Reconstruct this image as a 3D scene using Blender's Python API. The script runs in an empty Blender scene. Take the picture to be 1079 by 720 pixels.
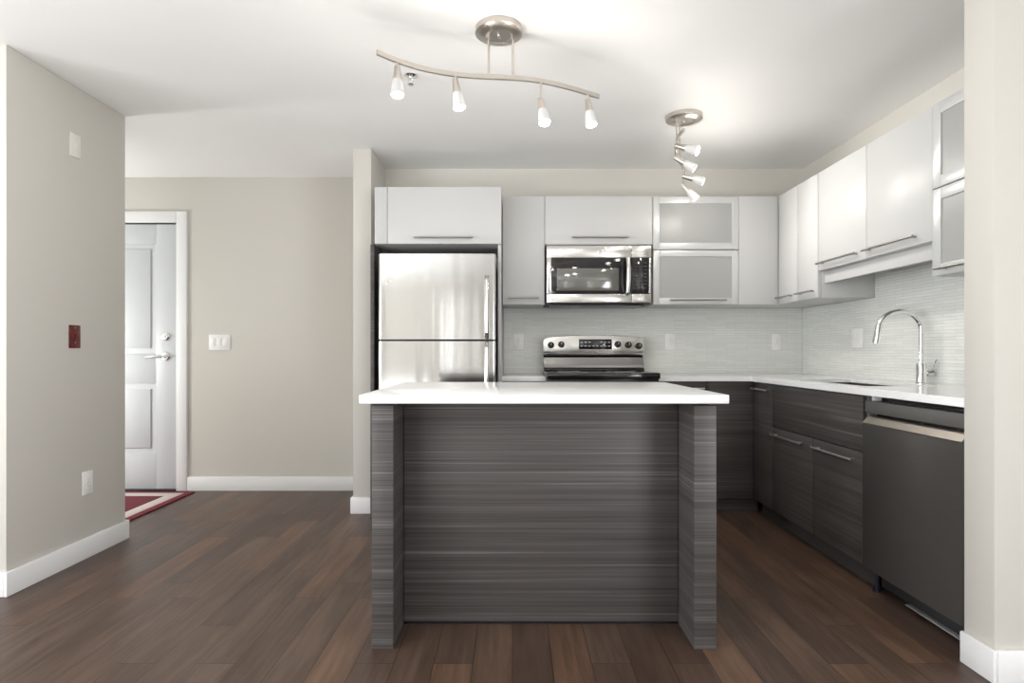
import bpy, bmesh, math, random
from mathutils import Vector, Matrix
random.seed(7)
SC = bpy.context.scene
COL = SC.collection
PI = math.pi

# ------------------------------------------------------------------ camera, world, lights, exposure
F_PX = 620.0
CAM_Z = 1.08
cam_data = bpy.data.cameras.new('camera')
cam = bpy.data.objects.new('camera', cam_data)
COL.objects.link(cam)
cam.location = (0, 0, CAM_Z)
cam.rotation_euler = (PI / 2, 0, 0)
cam_data.sensor_width = 36.0
cam_data.sensor_fit = 'HORIZONTAL'
cam_data.lens = F_PX / 1079 * 36.0
cam_data.shift_y = 11.0 / 1079
cam_data.shift_x = -0.0005
cam_data.clip_start = 0.05
SC.camera = cam

SC.view_settings.view_transform = 'Standard'
SC.view_settings.look = 'None'
SC.view_settings.gamma = 1.0
SC.view_settings.use_curve_mapping = False
SC.view_settings.exposure = 0.26

world = bpy.data.worlds.new('world')
SC.world = world
world.use_nodes = True
world.node_tree.nodes['Background'].inputs[0].default_value = (0.85, 0.92, 1.0, 1)
world.node_tree.nodes['Background'].inputs[1].default_value = 1.0

SIDE_POWER = 185.0
SLIT_POWER = 4.5
CEILING_FILL_POWER = 115.0
RIGHT_FILL_POWER = 130.0
HALL_FILL_POWER = 45.0
HEAD_POWER = 2.5


def area_light(name, loc, target, sx, sy, power, color=(1, 1, 1)):
    d = bpy.data.lights.new(name, 'AREA')
    d.shape = 'RECTANGLE'
    d.size, d.size_y = sx, sy
    d.energy = power
    d.color = color
    o = bpy.data.objects.new(name, d)
    COL.objects.link(o)
    o.location = loc
    o.rotation_euler = (Vector(target) - Vector(loc)).to_track_quat('-Z', 'Y').to_euler()
    return o


# daylight outside the living-room windows: a wide one in the left wall, slim ones behind the camera
area_light('side_daylight', (-4.65, -0.7, 1.15), (0.0, -0.3, 2.4), 3.9, 1.75, SIDE_POWER, (0.97, 0.985, 1.0))
for k, wx in enumerate((-1.02, -0.36, 1.62, 2.02)):
    area_light('slit_daylight', (wx, -3.93, 1.20), (wx, 0.0, 1.30), 0.22, 1.9, SLIT_POWER, (1.0, 0.99, 0.97))
area_light('right_fill', (3.75, -2.0, 1.15), (0.0, -0.6, 2.3), 2.7, 1.6, RIGHT_FILL_POWER, (0.97, 0.985, 1.0))  # added fill from the right to brighten the left wall
# added fill lights, both unseen: ceiling uplight behind the camera, hall point light
area_light('ceiling_fill', (-2.3, -1.1, 0.35), (-2.25, -1.0, 2.44), 1.8, 1.8, CEILING_FILL_POWER, (0.965, 0.985, 1.0))
hl = bpy.data.lights.new('hall_fill', 'POINT')
hl.energy = HALL_FILL_POWER
hl.shadow_soft_size = 0.12
hl.color = (0.95, 0.98, 1.0)
hlo = bpy.data.objects.new('hall_fill', hl)
COL.objects.link(hlo)
hlo.location = (-4.0, 3.75, 1.0)

# ------------------------------------------------------------------ materials


def new_mat(name):
    m = bpy.data.materials.new(name)
    m.use_nodes = True
    nt = m.node_tree
    return m, nt, nt.nodes['Principled BSDF']


def mat(name, color, rough=0.5, metal=0.0, spec=0.5, coat=0.0, emit=None, emit_s=0.0, trans=0.0, bump=None):
    m, nt, b = new_mat(name)
    b.inputs['Base Color'].default_value = (*color, 1)
    b.inputs['Roughness'].default_value = rough
    b.inputs['Metallic'].default_value = metal
    b.inputs['Specular IOR Level'].default_value = spec
    b.inputs['Coat Weight'].default_value = coat
    b.inputs['Coat Roughness'].default_value = 0.05
    b.inputs['Transmission Weight'].default_value = trans
    if emit:
        b.inputs['Emission Color'].default_value = (*emit, 1)
        b.inputs['Emission Strength'].default_value = emit_s
    # faint procedural surface texture
    tc = nt.nodes.new('ShaderNodeTexCoord')
    sc, strength, stretch = bump if bump else (180.0, 0.02, (1, 1, 1))
    mp = nt.nodes.new('ShaderNodeMapping')
    mp.inputs['Scale'].default_value = stretch
    n = nt.nodes.new('ShaderNodeTexNoise')
    n.inputs['Scale'].default_value = sc
    bp = nt.nodes.new('ShaderNodeBump')
    bp.inputs['Strength'].default_value = strength
    bp.inputs['Distance'].default_value = 0.01
    nt.links.new(tc.outputs['Object'], mp.inputs['Vector'])
    nt.links.new(mp.outputs['Vector'], n.inputs['Vector'])
    nt.links.new(n.outputs['Fac'], bp.inputs['Height'])
    nt.links.new(bp.outputs['Normal'], b.inputs['Normal'])
    return m


def ramp(nt, stops):
    r = nt.nodes.new('ShaderNodeValToRGB')
    els = r.color_ramp.elements
    while len(els) < len(stops):
        els.new(0.5)
    for e, (p, c) in zip(els, stops):
        e.position = p
        e.color = (*c, 1)
    return r


def laminate():
    m, nt, b = new_mat('dark zebra laminate')
    geo = nt.nodes.new('ShaderNodeNewGeometry')
    mp = nt.nodes.new('ShaderNodeMapping')
    mp.inputs['Scale'].default_value = (0.55, 0.55, 120.0)
    n1 = nt.nodes.new('ShaderNodeTexNoise')
    n1.inputs['Scale'].default_value = 1.0
    n1.inputs['Detail'].default_value = 5.0
    n1.inputs['Roughness'].default_value = 0.62
    n1.inputs['Distortion'].default_value = 0.0
    mp2 = nt.nodes.new('ShaderNodeMapping')
    mp2.inputs['Scale'].default_value = (0.35, 0.35, 20.0)
    n2 = nt.nodes.new('ShaderNodeTexNoise')
    n2.inputs['Scale'].default_value = 1.0
    n2.inputs['Detail'].default_value = 2.0
    mp3 = nt.nodes.new('ShaderNodeMapping')
    mp3.inputs['Scale'].default_value = (1.3, 1.3, 330.0)
    n3 = nt.nodes.new('ShaderNodeTexNoise')
    n3.inputs['Scale'].default_value = 1.0
    n3.inputs['Detail'].default_value = 3.0
    for mm, nn in ((mp, n1), (mp2, n2), (mp3, n3)):
        nt.links.new(geo.outputs['Position'], mm.inputs['Vector'])
        nt.links.new(mm.outputs['Vector'], nn.inputs['Vector'])
    a1 = nt.nodes.new('ShaderNodeMath'); a1.operation = 'MULTIPLY_ADD'
    a1.inputs[1].default_value = 0.22
    nt.links.new(n2.outputs['Fac'], a1.inputs[0])
    a0 = nt.nodes.new('ShaderNodeMath'); a0.operation = 'MULTIPLY'
    a0.inputs[1].default_value = 0.43
    nt.links.new(n1.outputs['Fac'], a0.inputs[0])
    nt.links.new(a0.outputs[0], a1.inputs[2])
    a2 = nt.nodes.new('ShaderNodeMath'); a2.operation = 'MULTIPLY_ADD'
    a2.inputs[1].default_value = 0.35
    nt.links.new(n3.outputs['Fac'], a2.inputs[0])
    nt.links.new(a1.outputs[0], a2.inputs[2])
    r = ramp(nt, [(0.36, LAM[0]), (0.47, LAM[1]), (0.56, LAM[2]), (0.66, LAM[3])])
    nt.links.new(a2.outputs[0], r.inputs['Fac'])
    nt.links.new(r.outputs['Color'], b.inputs['Base Color'])
    b.inputs['Roughness'].default_value = 0.42
    b.inputs['Specular IOR Level'].default_value = 0.4
    bp = nt.nodes.new('ShaderNodeBump')
    bp.inputs['Strength'].default_value = 0.12
    bp.inputs['Distance'].default_value = 0.002
    nt.links.new(a2.outputs[0], bp.inputs['Height'])
    nt.links.new(bp.outputs['Normal'], b.inputs['Normal'])
    return m


def floor_wood():
    m, nt, b = new_mat('hardwood planks')
    geo = nt.nodes.new('ShaderNodeNewGeometry')
    mp = nt.nodes.new('ShaderNodeMapping')
    mp.inputs['Rotation'].default_value = (0, 0, PI / 2)
    nt.links.new(geo.outputs['Position'], mp.inputs['Vector'])

    def brick(c1, c2, mortar, ms):
        bk = nt.nodes.new('ShaderNodeTexBrick')
        bk.offset = 0.37
        bk.offset_frequency = 2
        bk.squash = 1.35
        bk.squash_frequency = 3
        bk.inputs['Scale'].default_value = 1.0
        bk.inputs['Brick Width'].default_value = 0.86
        bk.inputs['Row Height'].default_value = 0.137
        bk.inputs['Mortar Size'].default_value = ms
        bk.inputs['Mortar Smooth'].default_value = 0.1
        bk.inputs['Color1'].default_value = (*c1, 1)
        bk.inputs['Color2'].default_value = (*c2, 1)
        bk.inputs['Mortar'].default_value = (*mortar, 1)
        nt.links.new(mp.outputs['Vector'], bk.inputs['Vector'])
        return bk
    rnd = brick((0, 0, 0), (1, 1, 1), (0.0, 0.0, 0.0), 0.0)
    line = brick((1, 1, 1), (1, 1, 1), (0.22, 0.20, 0.19), 0.0014)
    tone = ramp(nt, [(0.0, FLOOR[0]), (0.45, FLOOR[1]), (0.8, FLOOR[2]), (1.0, FLOOR[3])])
    nt.links.new(rnd.outputs['Color'], tone.inputs['Fac'])
    # grain: shift the noise per plank
    shift = nt.nodes.new('ShaderNodeVectorMath'); shift.operation = 'MULTIPLY_ADD'
    shift.inputs[1].default_value = (7.0, 3.0, 11.0)
    nt.links.new(rnd.outputs['Color'], shift.inputs[0])
    nt.links.new(geo.outputs['Position'], shift.inputs[2])
    gm = nt.nodes.new('ShaderNodeMapping')
    gm.inputs['Scale'].default_value = (42.0, 2.6, 1.0)
    nt.links.new(shift.outputs['Vector'], gm.inputs['Vector'])
    g = nt.nodes.new('ShaderNodeTexNoise')
    g.inputs['Scale'].default_value = 1.0
    g.inputs['Detail'].default_value = 6.0
    g.inputs['Roughness'].default_value = 0.6
    g.inputs['Distortion'].default_value = 0.6
    nt.links.new(gm.outputs['Vector'], g.inputs['Vector'])
    gm2 = nt.nodes.new('ShaderNodeMapping')
    gm2.inputs['Scale'].default_value = (9.0, 2.0, 1.0)
    nt.links.new(shift.outputs['Vector'], gm2.inputs['Vector'])
    g2 = nt.nodes.new('ShaderNodeTexNoise')
    g2.inputs['Detail'].default_value = 3.0
    g2.inputs['Scale'].default_value = 1.0
    nt.links.new(gm2.outputs['Vector'], g2.inputs['Vector'])
    gr = ramp(nt, [(0.25, (0.62, 0.60, 0.59)), (0.75, (1.32, 1.34, 1.35))])
    nt.links.new(g.outputs['Fac'], gr.inputs['Fac'])
    gr2 = ramp(nt, [(0.3, (0.76, 0.74, 0.73)), (0.7, (1.2, 1.22, 1.23))])
    nt.links.new(g2.outputs['Fac'], gr2.inputs['Fac'])

    def mul(a, c):
        x = nt.nodes.new('ShaderNodeMix'); x.data_type = 'RGBA'; x.blend_type = 'MULTIPLY'
        x.inputs['Factor'].default_value = 1.0
        nt.links.new(a, x.inputs[6]); nt.links.new(c, x.inputs[7])
        return x.outputs[2]
    c = mul(tone.outputs['Color'], gr.outputs['Color'])
    c = mul(c, gr2.outputs['Color'])
    c = mul(c, line.outputs['Color'])
    nt.links.new(c, b.inputs['Base Color'])
    b.inputs['Roughness'].default_value = 0.42
    b.inputs['Specular IOR Level'].default_value = 0.5
    bp = nt.nodes.new('ShaderNodeBump')
    bp.inputs['Strength'].default_value = 0.25
    bp.inputs['Distance'].default_value = 0.002
    nt.links.new(line.outputs['Color'], bp.inputs['Height'])
    bp2 = nt.nodes.new('ShaderNodeBump')
    bp2.inputs['Strength'].default_value = 0.08
    bp2.inputs['Distance'].default_value = 0.004
    nt.links.new(g.outputs['Fac'], bp2.inputs['Height'])
    nt.links.new(bp.outputs['Normal'], bp2.inputs['Normal'])
    nt.links.new(bp2.outputs['Normal'], b.inputs['Normal'])
    return m


def mosaic(name, axis):
    """thin glossy white strips; axis 'X' for the back wall, 'Y' for the side wall"""
    m, nt, b = new_mat(name)
    geo = nt.nodes.new('ShaderNodeNewGeometry')
    sep = nt.nodes.new('ShaderNodeSeparateXYZ')
    cmb = nt.nodes.new('ShaderNodeCombineXYZ')
    nt.links.new(geo.outputs['Position'], sep.inputs[0])
    nt.links.new(sep.outputs[axis], cmb.inputs['X'])
    nt.links.new(sep.outputs['Z'], cmb.inputs['Y'])

    def brick(c1, c2, mortar, ms):
        bk = nt.nodes.new('ShaderNodeTexBrick')
        bk.offset = 0.43
        bk.inputs['Scale'].default_value = 1.0
        bk.inputs['Brick Width'].default_value = 0.15
        bk.inputs['Row Height'].default_value = 0.0165
        bk.inputs['Mortar Size'].default_value = ms
        bk.inputs['Mortar Smooth'].default_value = 0.4
        bk.inputs['Color1'].default_value = (*c1, 1)
        bk.inputs['Color2'].default_value = (*c2, 1)
        bk.inputs['Mortar'].default_value = (*mortar, 1)
        nt.links.new(cmb.outputs['Vector'], bk.inputs['Vector'])
        return bk
    c = brick(TILE[0], TILE[1], TILE[2], 0.0014)
    h = brick((0.75, 0.75, 0.75), (1, 1, 1), (0, 0, 0), 0.0022)
    nt.links.new(c.outputs['Color'], b.inputs['Base Color'])
    wv = nt.nodes.new('ShaderNodeMapping')
    wv.inputs['Scale'].default_value = (14, 45, 1)
    nt.links.new(cmb.outputs['Vector'], wv.inputs['Vector'])
    n = nt.nodes.new('ShaderNodeTexNoise')
    n.inputs['Scale'].default_value = 1.0
    n.inputs['Detail'].default_value = 1.0
    nt.links.new(wv.outputs['Vector'], n.inputs['Vector'])
    b1 = nt.nodes.new('ShaderNodeBump')
    b1.inputs['Strength'].default_value = 0.35
    b1.inputs['Distance'].default_value = 0.003
    nt.links.new(h.outputs['Color'], b1.inputs['Height'])
    b2 = nt.nodes.new('ShaderNodeBump')
    b2.inputs['Strength'].default_value = 0.25
    b2.inputs['Distance'].default_value = 0.006
    nt.links.new(n.outputs['Fac'], b2.inputs['Height'])
    nt.links.new(b1.outputs['Normal'], b2.inputs['Normal'])
    nt.links.new(b2.outputs['Normal'], b.inputs['Normal'])
    b.inputs['Roughness'].default_value = 0.16
    return m


def brushed(name, color, rough, wave=0.0, stretch=(1, 1, 60), wave_scale=(8.0, 6.0, 0.45)):
    """brushed metal with fine brushing and an optional slow waviness of the sheet"""
    m, nt, b = new_mat(name)
    b.inputs['Base Color'].default_value = (*color, 1)
    b.inputs['Metallic'].default_value = 1.0
    b.inputs['Roughness'].default_value = rough
    tc = nt.nodes.new('ShaderNodeTexCoord')
    mp = nt.nodes.new('ShaderNodeMapping')
    mp.inputs['Scale'].default_value = stretch
    n = nt.nodes.new('ShaderNodeTexNoise')
    n.inputs['Scale'].default_value = 12.0
    n.inputs['Detail'].default_value = 2.0
    nt.links.new(tc.outputs['Object'], mp.inputs['Vector'])
    nt.links.new(mp.outputs['Vector'], n.inputs['Vector'])
    b1 = nt.nodes.new('ShaderNodeBump')
    b1.inputs['Strength'].default_value = 0.03
    b1.inputs['Distance'].default_value = 0.002
    nt.links.new(n.outputs['Fac'], b1.inputs['Height'])
    out = b1
    if wave:
        mw = nt.nodes.new('ShaderNodeMapping')
        mw.inputs['Scale'].default_value = wave_scale
        nw = nt.nodes.new('ShaderNodeTexNoise')
        nw.inputs['Scale'].default_value = 1.0
        nw.inputs['Detail'].default_value = 1.5
        nt.links.new(tc.outputs['Object'], mw.inputs['Vector'])
        nt.links.new(mw.outputs['Vector'], nw.inputs['Vector'])
        b2 = nt.nodes.new('ShaderNodeBump')
        b2.inputs['Strength'].default_value = 1.0
        b2.inputs['Distance'].default_value = wave
        nt.links.new(nw.outputs['Fac'], b2.inputs['Height'])
        nt.links.new(b1.outputs['Normal'], b2.inputs['Normal'])
        out = b2
    nt.links.new(out.outputs['Normal'], b.inputs['Normal'])
    return m


def marbled_red():
    m, nt, b = new_mat('marbled red plastic')
    tc = nt.nodes.new('ShaderNodeTexCoord')
    n = nt.nodes.new('ShaderNodeTexNoise')
    n.inputs['Scale'].default_value = 45.0
    n.inputs['Detail'].default_value = 3.0
    r = ramp(nt, [(0.3, (0.055, 0.008, 0.008)), (0.6, (0.14, 0.014, 0.014)), (0.85, (0.24, 0.07, 0.06))])
    nt.links.new(tc.outputs['Object'], n.inputs['Vector'])
    nt.links.new(n.outputs['Fac'], r.inputs['Fac'])
    nt.links.new(r.outputs['Color'], b.inputs['Base Color'])
    b.inputs['Roughness'].default_value = 0.35
    return m


LAM = [(0.031, 0.027, 0.0255), (0.060, 0.0535, 0.051), (0.083, 0.076, 0.073), (0.22, 0.21, 0.204)]
FLOOR = [(0.076, 0.046, 0.033), (0.090, 0.056, 0.040), (0.098, 0.060, 0.042), (0.132, 0.071, 0.042)]
TILE = [(0.68, 0.695, 0.665), (0.75, 0.76, 0.73), (0.59, 0.60, 0.57)]

M_CEIL = mat('ceiling paint', (0.90, 0.90, 0.89), 0.9, bump=(60, 0.05, (1, 1, 1)))
M_WALL = mat('beige wall paint', (0.615, 0.592, 0.545), 0.75, bump=(90, 0.04, (1, 1, 1)))
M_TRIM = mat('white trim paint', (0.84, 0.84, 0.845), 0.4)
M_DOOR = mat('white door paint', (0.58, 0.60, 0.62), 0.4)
M_WHITE = mat('glossy white lacquer', (0.525, 0.525, 0.518), 0.33, spec=0.3, bump=(6, 0.01, (1, 1, 1)))
M_INSIDE = mat('white melamine', (0.60, 0.60, 0.59), 0.5)
M_QUARTZ = mat('white quartz', (0.88, 0.88, 0.88), 0.16, bump=(300, 0.01, (1, 1, 1)))
M_LAM = laminate()
M_TOE = mat('dark toe kick', (0.06, 0.056, 0.055), 0.5)
M_FLOOR = floor_wood()
M_TILE_B = mosaic('white strip mosaic back', 'X')
M_TILE_R = mosaic('white strip mosaic side', 'Y')
M_STEEL = brushed('brushed stainless', (0.62, 0.61, 0.59), 0.22, stretch=(0.25, 0.25, 60))
M_STEELD = brushed('shaded stainless', (0.22, 0.215, 0.21), 0.25, wave=0.004, wave_scale=(6, 1, 1))  # dark reflections on the range riser put into the steel colour
M_FRIDGE = brushed('wavy stainless sheet', (0.49, 0.485, 0.475), 0.13, wave=0.006, stretch=(60, 60, 1))
M_SLATE = mat('slate finish', (0.115, 0.109, 0.102), 0.33, 0.5, bump=(3, 0.05, (1, 1, 40)))
M_FASCIA = mat('slate fascia', (0.135, 0.132, 0.126), 0.4, 0.2)
M_SLATE_L = brushed('slate stainless lip', (0.36, 0.33, 0.29), 0.35)
M_NICKEL = brushed('brushed nickel', (0.60, 0.56, 0.51), 0.30)
M_HANDLE = brushed('satin steel bar', (0.42, 0.41, 0.395), 0.28)  # handle steel darkened to carry the dim reflections on the wall cabinets
M_HANDLE_LIT = brushed('satin steel bar lit copy', (0.78, 0.77, 0.75), 0.3)  # same handle steel, ceiling reflection on the base cabinets put into the colour
M_EDGE = mat('grey cabinet edge', (0.30, 0.29, 0.28), 0.5)
M_CHROME = mat('polished chrome', (0.82, 0.82, 0.82), 0.06, 1.0)
M_BLACK = mat('black enamel', (0.012, 0.012, 0.013), 0.22)
M_BLACKGLASS = mat('black glass', (0.010, 0.010, 0.011), 0.05, spec=0.6)
M_SCREEN = mat('microwave screen glass', (0.10, 0.10, 0.088), 0.08, spec=1.0, coat=0.6)
M_CHAR = mat('charcoal plastic', (0.035, 0.035, 0.037), 0.45)
M_GREYPL = mat('grey plastic', (0.32, 0.32, 0.32), 0.5)
M_FROST = mat('frosted glass', (0.40, 0.405, 0.396), 0.32, trans=0.15, bump=(40, 0.01, (1, 1, 1)))
M_ALU = mat('satin white aluminium', (0.57, 0.58, 0.575), 0.3, 0.25)
M_PLATE = mat('white plastic plate', (0.84, 0.83, 0.81), 0.35)
M_PLATE_C = mat('cream plastic plate', (0.80, 0.775, 0.71), 0.4)
M_RED = marbled_red()
M_RUG_R = mat('maroon rug pile', (0.19, 0.025, 0.042), 0.95, bump=(420, 0.6, (1, 1, 1)))
M_RUG_W = mat('cream rug pile', (0.70, 0.60, 0.57), 0.95, bump=(420, 0.6, (1, 1, 1)))
M_RUG_D = mat('dark rug line', (0.055, 0.030, 0.028), 0.95, bump=(420, 0.6, (1, 1, 1)))
M_SHADE = mat('lit frosted shade', (0.34, 0.34, 0.33), 0.5, spec=0.2, emit=(1.0, 0.98, 0.95), emit_s=0.30)
M_BULB = mat('lit bulb face', (1, 1, 1), 0.4, emit=(1.0, 0.98, 0.95), emit_s=7.0)
M_SINK = brushed('sink steel', (0.22, 0.21, 0.205), 0.4)
M_DISPLAY = mat('display marks', (0.35, 0.36, 0.36), 0.4, emit=(0.5, 0.55, 0.55), emit_s=0.12)
M_BLUE = mat('dark blue plastic', (0.014, 0.014, 0.035), 0.4)
M_FRAMEDARK = mat('dark window frame', (0.08, 0.08, 0.08), 0.5)
M_SOFA = mat('warm grey fabric', (0.42, 0.37, 0.30), 0.9, bump=(300, 0.3, (1, 1, 1)))

# ------------------------------------------------------------------ mesh helpers


class MB:
    def __init__(self):
        self.bm = bmesh.new()

    def box(self, x0, x1, y0, y1, z0, z1, bev=0.0, seg=2):
        t = bmesh.new()
        bmesh.ops.create_cube(t, size=1.0)
        for v in t.verts:
            v.co = Vector(((x0 + x1) / 2 + v.co.x * (x1 - x0), (y0 + y1) / 2 + v.co.y * (y1 - y0), (z0 + z1) / 2 + v.co.z * (z1 - z0)))
        if bev > 0:
            bmesh.ops.bevel(t, geom=list(t.edges), offset=bev, segments=seg, profile=0.5, affect='EDGES')
        self._add(t)
        return self

    def _add(self, t, mtx=None):
        if mtx is not None:
            t.transform(mtx)
        me = bpy.data.meshes.new('tmp')
        t.to_mesh(me)
        t.free()
        self.bm.from_mesh(me)
        bpy.data.meshes.remove(me)

    def prism(self, pts, axis, a0, a1, bev=0.0):
        """pts: outline in the plane perpendicular to axis; X->(y,z) Y->(x,z) Z->(x,y)"""
        def P(p, a):
            return {'X': (a, p[0], p[1]), 'Y': (p[0], a, p[1]), 'Z': (p[0], p[1], a)}[axis]
        t = bmesh.new()
        v0 = [t.verts.new(P(p, a0)) for p in pts]
        v1 = [t.verts.new(P(p, a1)) for p in pts]
        n = len(pts)
        t.faces.new(v0)
        t.faces.new(v1[::-1])
        for i in range(n):
            t.faces.new((v0[i], v1[i], v1[(i + 1) % n], v0[(i + 1) % n]))
        bmesh.ops.recalc_face_normals(t, faces=t.faces)
        if bev > 0:
            bmesh.ops.bevel(t, geom=list(t.edges), offset=bev, segments=2, profile=0.5, affect='EDGES')
        self._add(t)
        return self

    def lathe(self, prof, loc=(0, 0, 0), direction=(0, 0, 1), n=28, caps=True):
        """prof: list of (radius, height along direction)"""
        t = bmesh.new()
        rings = []
        for r, h in prof:
            rings.append([t.verts.new((r * math.cos(2 * PI * k / n), r * math.sin(2 * PI * k / n), h)) for k in range(n)])
        for a, b in zip(rings, rings[1:]):
            for k in range(n):
                t.faces.new((a[k], a[(k + 1) % n], b[(k + 1) % n], b[k]))
        if caps:
            t.faces.new(rings[0][::-1])
            t.faces.new(rings[-1])
        bmesh.ops.recalc_face_normals(t, faces=t.faces)
        q = Vector(direction).normalized().to_track_quat('Z', 'Y').to_matrix().to_4x4()
        self._add(t, Matrix.Translation(Vector(loc)) @ q)
        return self

    def cyl(self, p0, p1, r, n=16):
        p0, p1 = Vector(p0), Vector(p1)
        d = p1 - p0
        e = min(r * 0.2, d.length * 0.2)
        return self.lathe([(r - e, 0), (r, e), (r, d.length - e), (r - e, d.length)], p0, d, n)

    def tube(self, pts, r, n=12, closed=False, rad=None):
        pts = [Vector(p) for p in pts]
        t = bmesh.new()
        rings = []
        up = None
        N = len(pts)
        for i, p in enumerate(pts):
            if closed:
                d = pts[(i + 1) % N] - pts[i - 1]
            else:
                d = pts[min(i + 1, N - 1)] - pts[max(i - 1, 0)]
            d.normalize()
            if up is None:
                up = Vector((0, 0, 1)) if abs(d.z) < 0.9 else Vector((1, 0, 0))
            s = d.cross(up).normalized()
            up = s.cross(d).normalized()
            rr = rad[i] if rad else r
            rings.append([t.verts.new(p + (s * math.cos(2 * PI * k / n) + up * math.sin(2 * PI * k / n)) * rr) for k in range(n)])
        M = N if closed else N - 1
        for i in range(M):
            a, b = rings[i], rings[(i + 1) % N]
            for k in range(n):
                t.faces.new((a[k], a[(k + 1) % n], b[(k + 1) % n], b[k]))
        if not closed:
            t.faces.new(rings[0][::-1])
            t.faces.new(rings[-1])
        bmesh.ops.recalc_face_normals(t, faces=t.faces)
        self._add(t)
        return self

    def strip(self, pts, w, h):
        """flat bar along pts (horizontal path), width w across, height h"""
        t = bmesh.new()
        rings = []
        N = len(pts)
        pts = [Vector(p) for p in pts]
        for i, p in enumerate(pts):
            d = (pts[min(i + 1, N - 1)] - pts[max(i - 1, 0)]).normalized()
            s = Vector((d.y, -d.x, 0)).normalized()
            u = Vector((0, 0, 1))
            rings.append([t.verts.new(p + s * a * w / 2 + u * b * h / 2) for a, b in ((-1, -1), (1, -1), (1, 1), (-1, 1))])
        for a, b in zip(rings, rings[1:]):
            for k in range(4):
                t.faces.new((a[k], a[(k + 1) % 4], b[(k + 1) % 4], b[k]))
        t.faces.new(rings[0][::-1])
        t.faces.new(rings[-1])
        bmesh.ops.recalc_face_normals(t, faces=t.faces)
        bmesh.ops.bevel(t, geom=[e for e in t.edges if len(e.link_faces) == 2 and e.calc_face_angle(0) > 1.0], offset=min(w, h) * 0.12, segments=1, profile=0.5, affect='EDGES')
        self._add(t)
        return self

    def grid(self, fn, nu, nv, thick=0.0):
        pass


ORG = {}


def obj(name, mb, m, parent=None, smooth=True):
    """link a MB as ONE mesh object; world coordinates are made local to the thing's base"""
    bm = mb.bm
    if parent is not None:
        off = ORG[parent.name]
        bmesh.ops.translate(bm, verts=bm.verts, vec=-off)
    me = bpy.data.meshes.new(name)
    bm.to_mesh(me)
    bm.free()
    me.materials.append(m)
    o = bpy.data.objects.new(name, me)
    COL.objects.link(o)
    if parent is not None:
        o.parent = parent
        ORG[o.name] = ORG[parent.name].copy()
    else:
        ORG[o.name] = Vector((0, 0, 0))
    if smooth:
        for p in me.polygons:
            p.use_smooth = True
        me.set_sharp_from_angle(angle=math.radians(35))
    return o


def tag(o, label, cat, group=None, kind=None):
    o['label'] = label
    o['category'] = cat
    if group:
        o['group'] = group
    if kind:
        o['kind'] = kind
    return o


def thing(name, label, cat, loc, group=None):
    o = bpy.data.objects.new(name, None)
    o.empty_display_size = 0.1
    COL.objects.link(o)
    o.location = loc
    ORG[o.name] = Vector(loc)
    return tag(o, label, cat, group)


def struct(name, mb, m, label, cat, parent=None):
    o = obj(name, mb, m, parent)
    if parent is None:
        tag(o, label, cat, kind='structure')
    return o


def single(name, mb, m, label, cat, loc, group=None):
    """a thing that is one mesh, with its origin at loc"""
    bmesh.ops.translate(mb.bm, verts=mb.bm.verts, vec=-Vector(loc))
    o = obj(name, mb, m)
    o.location = loc
    ORG[o.name] = Vector(loc)
    return tag(o, label, cat, group)


def text_mark(name, body, size, loc, rot, m, parent, extrude=0.0006):
    c = bpy.data.curves.new(name, 'FONT')
    c.body = body
    c.size = size
    c.align_x = 'CENTER'
    c.align_y = 'CENTER'
    c.extrude = extrude
    c.materials.append(m)
    tmp = bpy.data.objects.new('tmp', c)
    me = bpy.data.meshes.new_from_object(tmp)
    me.name = name
    bpy.data.objects.remove(tmp)
    o = bpy.data.objects.new(name, me)
    COL.objects.link(o)
    o.parent = parent
    o.location = Vector(loc) - ORG[parent.name]
    o.rotation_euler = rot
    ORG[o.name] = ORG[parent.name].copy()
    return o


# ------------------------------------------------------------------ the shell
CEIL = 2.44
BACK = 4.37       # kitchen back wall
ENTRY = 4.583     # entry hall back wall
XR = 2.156        # kitchen side wall
struct('floor', MB().box(-4.4, 3.5, -3.9, 4.75, -0.08, 0.0), M_FLOOR, 'dark brown hardwood plank floor', 'floor')
struct('ceiling', MB().box(-4.4, 3.5, -3.9, 4.75, CEIL, CEIL + 0.08), M_CEIL, 'flat white painted ceiling', 'ceiling')
struct('wall_back', MB().box(-0.945, XR, BACK, 4.72, 0, CEIL), M_WALL, 'beige wall behind the kitchen cabinets', 'wall')
DX0, DX1, DZ = -3.50, -2.60, 2.085   # entry door rough opening
struct('wall_entry', MB().box(DX1, -0.945, ENTRY, 4.72, 0, CEIL).box(-4.3, DX0, ENTRY, 4.72, 0, CEIL).box(DX0, DX1, ENTRY, 4.72, DZ, CEIL)
       .box(DX0, DX1, 4.66, 4.72, 0, DZ), M_WALL, 'pale beige wall at the end of the entry hall', 'wall')
struct('wall_divider', MB().box(-1.066, -0.945, 3.934, ENTRY, 0, CEIL, 0.004), M_WALL, 'narrow beige wall end beside the refrigerator', 'wall')
struct('wall_left', MB().box(-4.3, -2.237, 2.60, 3.40, 0, CEIL, 0.004), M_WALL, 'beige wall block on the left with switch plates', 'wall')
struct('wall_right', MB().box(XR, 2.28, 2.054, 4.72, 0, CEIL), M_WALL, 'side wall behind the sink and tile', 'wall')
struct('wall_pillar', MB().box(1.575, 3.4, 1.923, 2.054, 0, CEIL, 0.004), M_WALL, 'wall end beside the dishwasher', 'wall')
RWY0, RWY1, RWZ0, RWZ1 = -3.4, -0.6, 0.35, 2.2  # unseen window opening, added for the fill light from the right
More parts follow.
